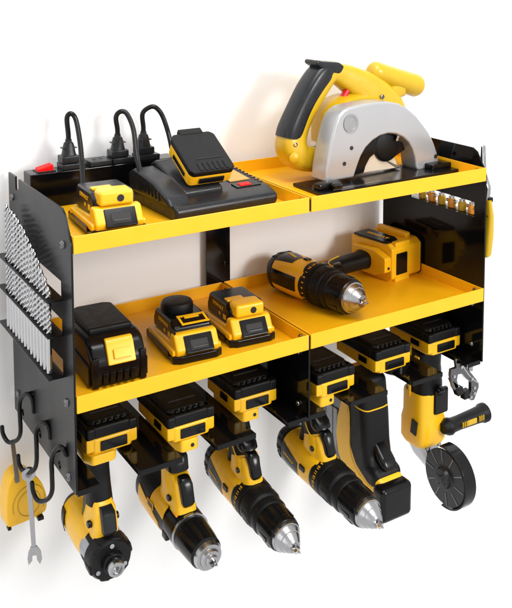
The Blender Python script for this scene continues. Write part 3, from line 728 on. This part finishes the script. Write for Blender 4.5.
# tool 5: cordless cutting tool with black boxy motor end and grey blade guard behind
def cutter():
    X0 = .585
    t = thing('cordless_saw', 'cordless saw with thick black grip, square black motor end and grey blade guard behind it', 'cordless saw', (X0, 0, -.36), (0, 0, 0), 'tools hanging from the slotted plates')
    # yellow shell, side outline in (y, z) local
    o = [(-.128, -.018), (-.150, -.050), (-.175, -.075), (-.160, -.100), (-.152, -.135), (-.150, -.165), (-.165, -.195), (-.205, -.228), (-.250, -.236), (-.283, -.236), (-.283, -.186), (-.24, -.172), (-.225, -.140), (-.222, -.08), (-.212, -.018)]
    o = [(-.135, -.018), (-.150, -.050), (-.148, -.080), (-.138, -.110), (-.134, -.145), (-.140, -.180), (-.165, -.212), (-.205, -.236), (-.245, -.244), (-.272, -.246), (-.272, -.182), (-.245, -.168), (-.222, -.135), (-.216, -.08), (-.208, -.018)]
    g = G(); g.prism(o, 'x', -.0305, .0265, .010, 5); body = g.build('body', 'yel', t)
    ob = [(-.155, -.012), (-.160, -.050), (-.170, -.085), (-.178, -.115), (-.178, -.150), (-.198, -.180), (-.236, -.200), (-.262, -.199), (-.262, -.168), (-.236, -.160), (-.230, -.130), (-.226, -.08), (-.216, -.012)]
    g = G(); g.prism(ob, 'x', -.0335, .030, .013, 5); gp = g.build('rubber_grip', 'rub', t)
    g = G()
    g.tube([(-.0337, -.160, -.030), (-.0340, -.190, -.042), (-.0328, -.2110, -.046), (-.0250, -.2218, -.048), (-.010, -.2226, -.049), (.010, -.2226, -.049), (.0225, -.2210, -.048)], .0013, 8, 5)
    g.tube([(-.0335, -.152, -.050), (-.0340, -.190, -.062), (-.0328, -.2140, -.066), (-.0250, -.2248, -.068), (-.010, -.2254, -.069), (.010, -.2254, -.069), (.0225, -.2240, -.068)], .0013, 8, 5)
    g.tube([(-.0340, -.172, -.060), (-.0342, -.184, -.085), (-.0342, -.186, -.145), (-.0342, -.200, -.176), (-.0340, -.232, -.194), (-.0338, -.250, -.196)], .0014, 8, 6)
    g.build('piping', 'yel', gp)
    g = G(); g.box((-.033, -.158, -.040), (.006, .010, .030), .0015, (math.radians(-18), 0, 0)); g.build('side_stripe', 'yel', gp)
    g = G(); g.prism([(-.215, -.122), (-.236, -.134), (-.258, -.152), (-.266, -.170), (-.225, -.168)], 'x', -.015, .018, .009, 4); g.build('trigger', 'pla', t)
    g = G(); g.prism(rrect(-.006, -.213, .070, .063, .010), 'y', -.290, -.258, .011, 4); g.build('motor_end', 'pla', t)
    gc = (-.112, -.165)
    P2 = [(gc[0]+math.cos(a)*.064, gc[1]+math.sin(a)*.078) for a in [math.radians(40+i*8) for i in range(36)]]
    g = G(); g.prism(P2, 'x', -.014, .010, .003); bg_ = g.build('blade_guard', 'gun', t)
    g = G(); g.box((-.0155, -.118, -.150), (.003, .012, .080), .001); g.box((-.0155, -.100, -.150), (.003, .018, .080), .001); g.build('guard_plate', 'lens', bg_)
    # yellow/black neck above: foot + battery
    g = G(); g.lathe([(0, .026), (.016, .026), (.020, .020)], (.045, -.215, .006), (0, 0, -1), 28); g.build('foot', 'pla', t)
    batt_hang(t, .0035, .120, .245, dx=.018)
cutter()

# tool 6: angle grinder
def grinder():
    X0 = .727
    t = thing('angle_grinder', 'yellow angle grinder with black slotted disc and side handle, hanging rightmost under the shelf', 'angle grinder', (X0, -.190, -.36), (0, 0, 0), 'tools hanging from the slotted plates')
    g = G(); g.loft([((-.002, .0, -.002), (.028, 0, 0), (0, .030, 0), 3.2), ((-.002, 0, -.03), (.028, 0, 0), (0, .028, 0), 3.2), ((0, 0, -.065), (.030, 0, 0), (0, .029, 0), 3.2), ((0, 0, -.10), (.031, 0, 0), (0, .030, 0), 3)], 36); bk = g.build('rubber_grip', 'rub', t)
    g = G(); g.loft([((0, .002, -.082), (.0320, 0, 0), (0, .0310, 0), 3.6), ((0, .002, -.086), (.033, 0, 0), (0, .032, 0), 3.6), ((0, .002, -.125), (.0335, 0, 0), (0, .032, 0), 3.6), ((0, .002, -.140), (.0355, 0, 0), (0, .035, 0), 4), ((0, .002, -.176), (.0355, 0, 0), (0, .035, 0), 4), ((0, .002, -.186), (.031, 0, 0), (0, .031, 0), 3.4)], 36)
    body = g.build('body', 'yel', t)
    g = G(); g.box((.014, -.0300, -.098), (.034, .010, .050), .004); g.box((.008, -.034, -.076), (.018, .014, .016), .005, (.5, 0, 0)); g.build('slide_switch', 'pla', t)
    g = G(); g.box((-.0305, -.012, -.030), (.003, .012, .046), .001); g.box((-.034, 0.004, -.040), (.004, .006, .10), .001); g.build('side_stripe', 'yel', bk)
    g = G(); g.box((-.0355, -.012, -.146), (.003, .016, .028), .001, (.15, 0, 0)); g.build('side_vent', 'dark', body)
    g = G(); g.loft([((-.002, 0, -.180), (.028, 0, 0), (0, .030, 0), 2.8), ((-.002, -.002, -.192), (.024, 0, 0), (0, .028, 0), 2.6), ((-.001, -.010, -.208), (.021, 0, 0), (0, .030, 0), 2.4), ((.004, -.028, -.226), (.017, 0, 0), (0, .028, 0), 2.2), ((.008, -.040, -.238), (.009, 0, 0), (0, .014, 0), 2)], 32)
    for x in (-.018, .014): g.cyl((x, -.027, -.186), (x, -.031, -.186), .004, 12, .001)
    g.build('gear_head', 'ste', t)
    # disc, in a plane facing left
    c = Vector((-.016, -.079, -.217)); Rr = .0515
    dt = G(); dt.lathe([(0, Rr), (.0025, Rr+.0005), (.0035, Rr-.001), (.0035, .024), (.006, .020), (.012, .018), (.013, .008), (.016, .006), (.016, 0)], c, (-1, 0, 0), 48)
    dt.cyl(c, c+Vector((.026, 0.006, 0)), .016, 24)
    di = dt.build('disc', 'dgr', t)
    g = G()
    for i in range(10):
        a = 2*PI*i/10+.15
        m = Matrix.Translation(c+Vector((-.0038, 0, 0))) @ Matrix.Rotation(a, 4, 'X')
        g.prism([(.027, -.0008), (Rr-.001, -.0012), (Rr-.001, .0012), (.027, .0008)], 'x', -.0006, .0004, mtx=m)
    g.build('disc_slot', 'gun', di)
    g = G(); 
    for i in range(4):
        a = 2*PI*i/4+.4; p = c+Vector((-.0125, .0115*math.cos(a), .0115*math.sin(a))); g.cyl(p, p+Vector((-.001, 0, 0)), .0014, 10)
    g.build('flange_hole', 'dark', di)
    # guard: cylindrical wall round the front and bottom
    g = G(); n = 30; a0, a1 = math.radians(104), math.radians(-96)
    ring = []
    for i in range(n+1):
        a = a0+(a1-a0)*i/n; ring.append((c.y-math.cos(a)*(Rr+.006), c.z+math.sin(a)*(Rr+.006)))
    for i in range(n, -1, -1):
        a = a0+(a1-a0)*i/n; ring.append((c.y-math.cos(a)*(Rr+.003), c.z+math.sin(a)*(Rr+.003)))
    g.prism(ring, 'x', c.x-.004, c.x+.020, .0006)
    back = [(c.y-math.cos(a0+(a1-a0)*i/n)*(Rr+.0055), c.z+math.sin(a0+(a1-a0)*i/n)*(Rr+.0055)) for i in range(n+1)]
    g.prism(back, 'x', c.x+.018, c.x+.021, 0)
    g.build('disc_guard', 'pla', t)
    # side handle to the right
    g = G(); g.lathe([(.020, .010), (.030, .0155), (.036, .0165), (.042, .0140), (.06, .0135), (.10, .0150), (.118, .0160), (.122, .0185), (.130, .0185), (.133, .015), (.133, 0)], (-.008, -.040, -.150), (1, 0, .02), 32)
    sh = g.build('side_handle', 'rub', t)
    g = G()
    for i in range(3): g.box((.050+i*.005, -.0545, -.147), (.0022, .003, .010), .0005)
    g.box((.074, -.0545, -.147), (.024, .003, .010), .001)
    for i in range(3): g.box((.093+i*.005, -.0555, -.146), (.0022, .003, .010), .0005)
    g.build('handle_inlay', 'yel2', sh)
    batt_hang(t, .0035, -.070, .050, dx=.004)
grinder()

# ================================================================== HOOKS and what hangs from them (left)
HP = Vector((-.018, -.062, 0)); 
def hook(pix, y, label):
    """S hook lying in an upright plane that turns slightly away from the panel"""
    dirv = Vector((.03, -.060, 0)).normalized(); nrm = Vector((-dirv.y, dirv.x, 0))
    P0 = Vector((-.024, y, 0))
    pts = [at(u, v, P0, nrm) for u, v in pix]
    o = thing('hook', label, 'hook', pts[-3], group='wire hooks along the lower edge of the left panel')
    g = G(); g.tube([p-pts[-3] for p in pts], .0034, 12, 6)
    for p in (pts[0], pts[-1]): g.lathe([(-.003, 0), (-.0022, .0026), (0, .0036), (.0022, .0026), (.003, 0)], p-pts[-3], (0, 0, 1), 12)
    g.build('wire', 'pla', o)
    g = G(); k = pts[-4]-pts[-3]; g.cyl(k, k+Vector((.030, 0, .001)), .0026, 12); g.build('peg', 'pla', o)
    return P0, nrm, pts
h1 = hook([(2, 427), (3, 434), (7, 441), (12, 442.5), (18, 439), (20.5, 432), (20, 418), (19.5, 404), (22, 397), (26.5, 394), (31, 397), (33, 404), (33.5, 412)], -.058, 'wire hook nearest the wall, the yellow tape measure hanging from it')
h2 = hook([(18, 456), (19, 464), (23, 471), (28, 473), (34, 470), (36.5, 462), (36.5, 448), (36, 432), (38, 426), (42, 423), (47, 425), (49.5, 431), (50, 438)], -.135, 'middle wire hook holding the steel wrench')
h3 = hook([(32, 483), (33, 491), (36.5, 499), (41, 501.5), (48, 499), (52, 491), (52, 476), (51.5, 461), (54, 452), (59, 447), (63, 449), (66, 455)], -.210, 'empty wire hook nearest the front edge of the left panel')

# tape measure
P0, nrm, pts = h1
b = at(12, 440, P0, nrm)
tm = thing('tape_measure', 'yellow rounded tape measure hanging by a grey strap from the rear hook', 'tape measure', b)
TN = Vector((.10, -1, 0)).normalized()
TC = b+Vector((0, .004, 0))
def tp(u, v): return at(u, v, TC, TN)-b
out = [tp(u, v) for u, v in ((7, 526), (6.5, 508), (7.5, 492), (11, 480), (17, 472.5), (25, 470.5), (34, 474), (42, 482), (47, 494), (47.5, 507), (44, 514), (10, 529))]
def smooth(P, k=3):
    for _ in range(k):
        Q = []
        for i in range(len(P)):
            a, c = P[i], P[(i+1) % len(P)]; Q += [a*.75+c*.25, a*.25+c*.75]
        P = Q
    return P
def slab(g, pts, n, th, bev, seg=3):
    t = bmesh.new(); n = n.normalized()
    A = [t.verts.new(p) for p in pts]; B = [t.verts.new(p-n*th) for p in pts]; N = len(pts)
    t.faces.new(A); t.faces.new(B)
    for i in range(N): t.faces.new((A[i], A[(i+1) % N], B[(i+1) % N], B[i]))
    g._merge(t, bev, seg, None, 40); return g
g = G(); slab(g, smooth(out, 2), TN, .030, .005); cse = g.build('case', 'yel', tm)
g = G(); ctr = tp(29, 503); X = TN.cross(Vector((0, 0, 1))).normalized(); U = Vector((0, 0, 1))
for rr, a0, a1 in ((.021, 0, 360), (.030, -20, 215)):
    g.tube([ctr+TN*.0004+X*math.cos(math.radians(a))*rr*.9+U*math.sin(math.radians(a))*rr for a in range(a0, a1+1, 10)], .0006, 6, 1)
g.build('face_groove', 'groove', cse)
g = G(); q = tp(40, 517); g.box(q, (.010, .012, .006), .001); q = tp(10, 529); g.box(q-TN*.004, (.006, .010, .005), .001); g.build('end_hook', 'pla', tm)
g = G(); a_ = at(12.5, 440, P0, nrm)-b; c_ = tp(17, 482)+TN*.003; dv = (c_-a_)
slab(g, [a_+X*.0035, a_-X*.0035, c_-X*.0035, c_+X*.0035], TN, .0015, .0004); g.build('strap', 'gun', tm)

# wrench
P0, nrm, pts = h2
b = at(28, 472, P0, nrm)
wr = thing('wrench', 'slim steel combination wrench hanging from the middle hook', 'wrench', b)
WN = Vector((-.35, -1, 0)).normalized()
def wp(u, v): return at(u, v, b, WN)-b
X = WN.cross(Vector((0, 0, 1))).normalized()*-1
ce = wp(28.5, 474); lo = wp(34, 551)
ax = (lo-ce).normalized(); sx = ax.cross(WN).normalized()
g = G()
t_ = bmesh.new(); vo = []; vi = []
g.lathe([(0, .0048), (0, .0100), (.006, .0100), (.006, .0048), (0, .0048)], ce+WN*.003, -WN, 24)
slab(g, [ce+ax*.008+sx*.0038, ce+ax*.008-sx*.0038, lo-ax*.006-sx*.0034, lo-ax*.006+sx*.0034], WN, .004, .001)
jaw = [(-.006, -.0045), (.004, -.010), (.016, -.011), (.024, -.0075), (.016, -.0035), (.008, -.003), (.008, .003), (.016, .0035), (.022, .0095), (.012, .0105), (.002, .0085), (-.006, .0045)]
slab(g, [lo+ax*a+sx*c for a, c in jaw], WN, .005, .0008)
g.build('shaft', 'ste', wr)

# ================================================================== DRILL BITS on the left panel
N_B = 14
for i in range(N_B):
    q = i/(N_B-1); y = -.034-q*.198
    zt = -.009-.012*q-.062*q*q+random.uniform(-.002, .002); zb = -.209+random.uniform(-.0015, .0015)
    r = .0062-.0024*q*0-.0016*(1-abs(q-.4)); r = .0045
    d = thing('drill_bit', 'steel twist drill bit standing in the stepped row on the left panel', 'drill bit', (-.0145, y, zb), group='twist drill bits in the left panel holders')
    L = zt-zb; sh = .052
    g = G(); g.lathe([(0, .0032), (.0015, .0041), (sh, .0041), (sh+.002, .0040)], (0, 0, 0), (0, 0, 1), 14); g.build('shank', 'chr', d)
    # fluted part: twisted two-lobe section
    t = bmesh.new(); n = 16; rings = []; steps = int((L-sh)/.0010)
    ph = random.random()*PI
    for k in range(steps+1):
        z = sh+(L-sh)*k/steps; tw = (z-sh)/.0085*PI+ph; tipf = min(1, (L-z)/.006+.08)
        ring = []
        for j in range(n):
            a = 2*PI*j/n
            rad = r*(.30+.70*abs(math.cos(a))**.9)*tipf
            ring.append(t.verts.new((rad*math.cos(a+tw), rad*math.sin(a+tw), z)))
        rings.append(ring)
    for A, B in zip(rings, rings[1:]):
        for j in range(n): t.faces.new((A[j], A[(j+1) % n], B[(j+1) % n], B[j]))
    t.faces.new(rings[0]); t.faces.new(rings[-1])
    g = G(); g._merge(t); g.build('flute', 'chr', d, wn=False)

# ================================================================== RIGHT SIDE TOOLS
# pliers outside the right panel
pl = thing('pliers', 'pliers with yellow handles hanging outside the right panel near its front edge', 'pliers', (.800, -.255, -.08))
g = G()
g.loft([((.004, -.012, .012), (.005, 0, 0), (0, .010, 0), 3), ((.012, -.010, -.02), (.007, 0, 0), (0, .010, 0), 2.6), ((.014, -.008, -.06), (.0085, 0, 0), (0, .009, 0), 2.6), ((.013, -.006, -.095), (.0075, 0, 0), (0, .008, 0), 2.6), ((.012, -.006, -.100), (.004, 0, 0), (0, .004, 0), 2.6)], 24)
g.loft([((.004, .012, .012), (.005, 0, 0), (0, .010, 0), 3), ((.010, .016, -.02), (.007, 0, 0), (0, .010, 0), 2.6), ((.012, .020, -.06), (.0085, 0, 0), (0, .009, 0), 2.6), ((.011, .018, -.095), (.0075, 0, 0), (0, .008, 0), 2.6)], 24)
g.build('handle', 'yel2', pl)
g = G(); g.box((.008, -.004, .012), (.012, .030, .010), .002); g.build('handle_collar', 'pla', pl)
g = G(); g.prism([(-.016, .012), (.014, .012), (.012, .036), (.004, .060), (.002, .112), (-.002, .112), (-.006, .060), (-.018, .036)], 'x', -.001, .009, .002)
g.build('jaw', 'ste', pl)
# row of screwdrivers outside the right panel, seen through its slot
labs = ['rearmost screwdriver behind the slot of the right panel', 'second screwdriver from the rear behind the slot of the right panel', 'third screwdriver from the rear behind the slot of the right panel', 'third screwdriver from the front behind the slot of the right panel', 'second screwdriver from the front behind the slot of the right panel', 'foremost screwdriver behind the slot of the right panel']
for i, y in enumerate((-.102, -.130, -.158, -.186, -.214, -.240)):
    s_ = thing('screwdriver', labs[i], 'screwdriver', (W+.014, y, -.085), (math.radians((i*37) % 9-4), 0, 0), group='screwdrivers hung outside the right panel')
    g = G(); g.lathe([(-.05, 0), (-.05, .006), (-.046, .0085), (-.02, .0090), (-.010, .0075), (-.006, .0085), (.001, .0080), (.004, .006)], (0, 0, 0), (0, 0, 1), 18); g.build('handle', 'yel2' if i % 2 == 0 else 'wood', s_)
    g = G(); g.lathe([(.002, .0062), (.009, .0062), (.010, .0030), (.070, .0028)], (0, 0, 0), (0, 0, 1), 14); g.build('shaft', 'chr', s_)
    if i % 2: 
        g = G(); g.cyl((0, -.013, -.001), (0, .013, -.001), .0040, 12, .001); g.build('cross_bar', 'chr', s_)
# clamp pliers hanging under the right plate
CN = (0, 1, 0); CB = (.76, -.262, -.37)
cl = thing('locking_clamp', 'grey metal clamp with two open curved jaws hanging under the right end of the rack', 'clamp', CB)
def cp(u, v): return at(u, v, CB, CN)-Vector(CB)
def z3(l): return [cp(440+x/10.14, 355+y/10.14) for x, y in l]
fn = Vector((0, -1, 0))
g = G(); slab(g, z3([(205, 80), (240, 85), (345, 215), (395, 280), (395, 330), (350, 455), (325, 465), (290, 440), (320, 360), (320, 280), (270, 240), (200, 130)]), fn, .009, .0012); g.build('jaw', 'gun', cl)
g = G(); slab(g, z3([(160, 60), (205, 50), (225, 150), (245, 190), (185, 200), (175, 260), (195, 330), (150, 360), (130, 330), (108, 215), (115, 150), (170, 130)]), fn, .007, .0012)
g.build('jaw', 'gun', cl)
g = G(); slab(g, z3([(300, 80), (340, 80), (335, 165), (300, 170)]), fn, .006, .001); slab(g, z3([(165, 40), (340, 60), (340, 100), (240, 100), (165, 90)]), fn+Vector((0, 0, 0)), .004, .001); g.build('hanger_link', 'ste', cl)
g = G()
for (x, y) in ((345, 330), (345, 385), (320, 240), (310, 425), (140, 215), (215, 120)):
    p = cp(440+x/10.14, 355+y/10.14); g.cyl(p+Vector((0, .001, 0)), p-Vector((0, .003, 0)), .0032, 14, .0008)
g.build('rivet', 'chr', cl)
g = G(); slab(g, z3([(165, 360), (235, 320), (245, 390), (190, 425)]), fn, .012, .001); slab(g, z3([(250, 380), (305, 350), (300, 440), (250, 460)]), fn, .012, .001); g.build('jaw_pad', 'pla', cl)
g = G(); slab(g, z3([(120, 250), (150, 270), (205, 320), (160, 350)]), fn, .012, .001); g.tube(z3([(215, 85), (260, 160), (320, 235), (385, 280)]), .0015, 8, 5); g.build('spring_rod', 'chr', cl)
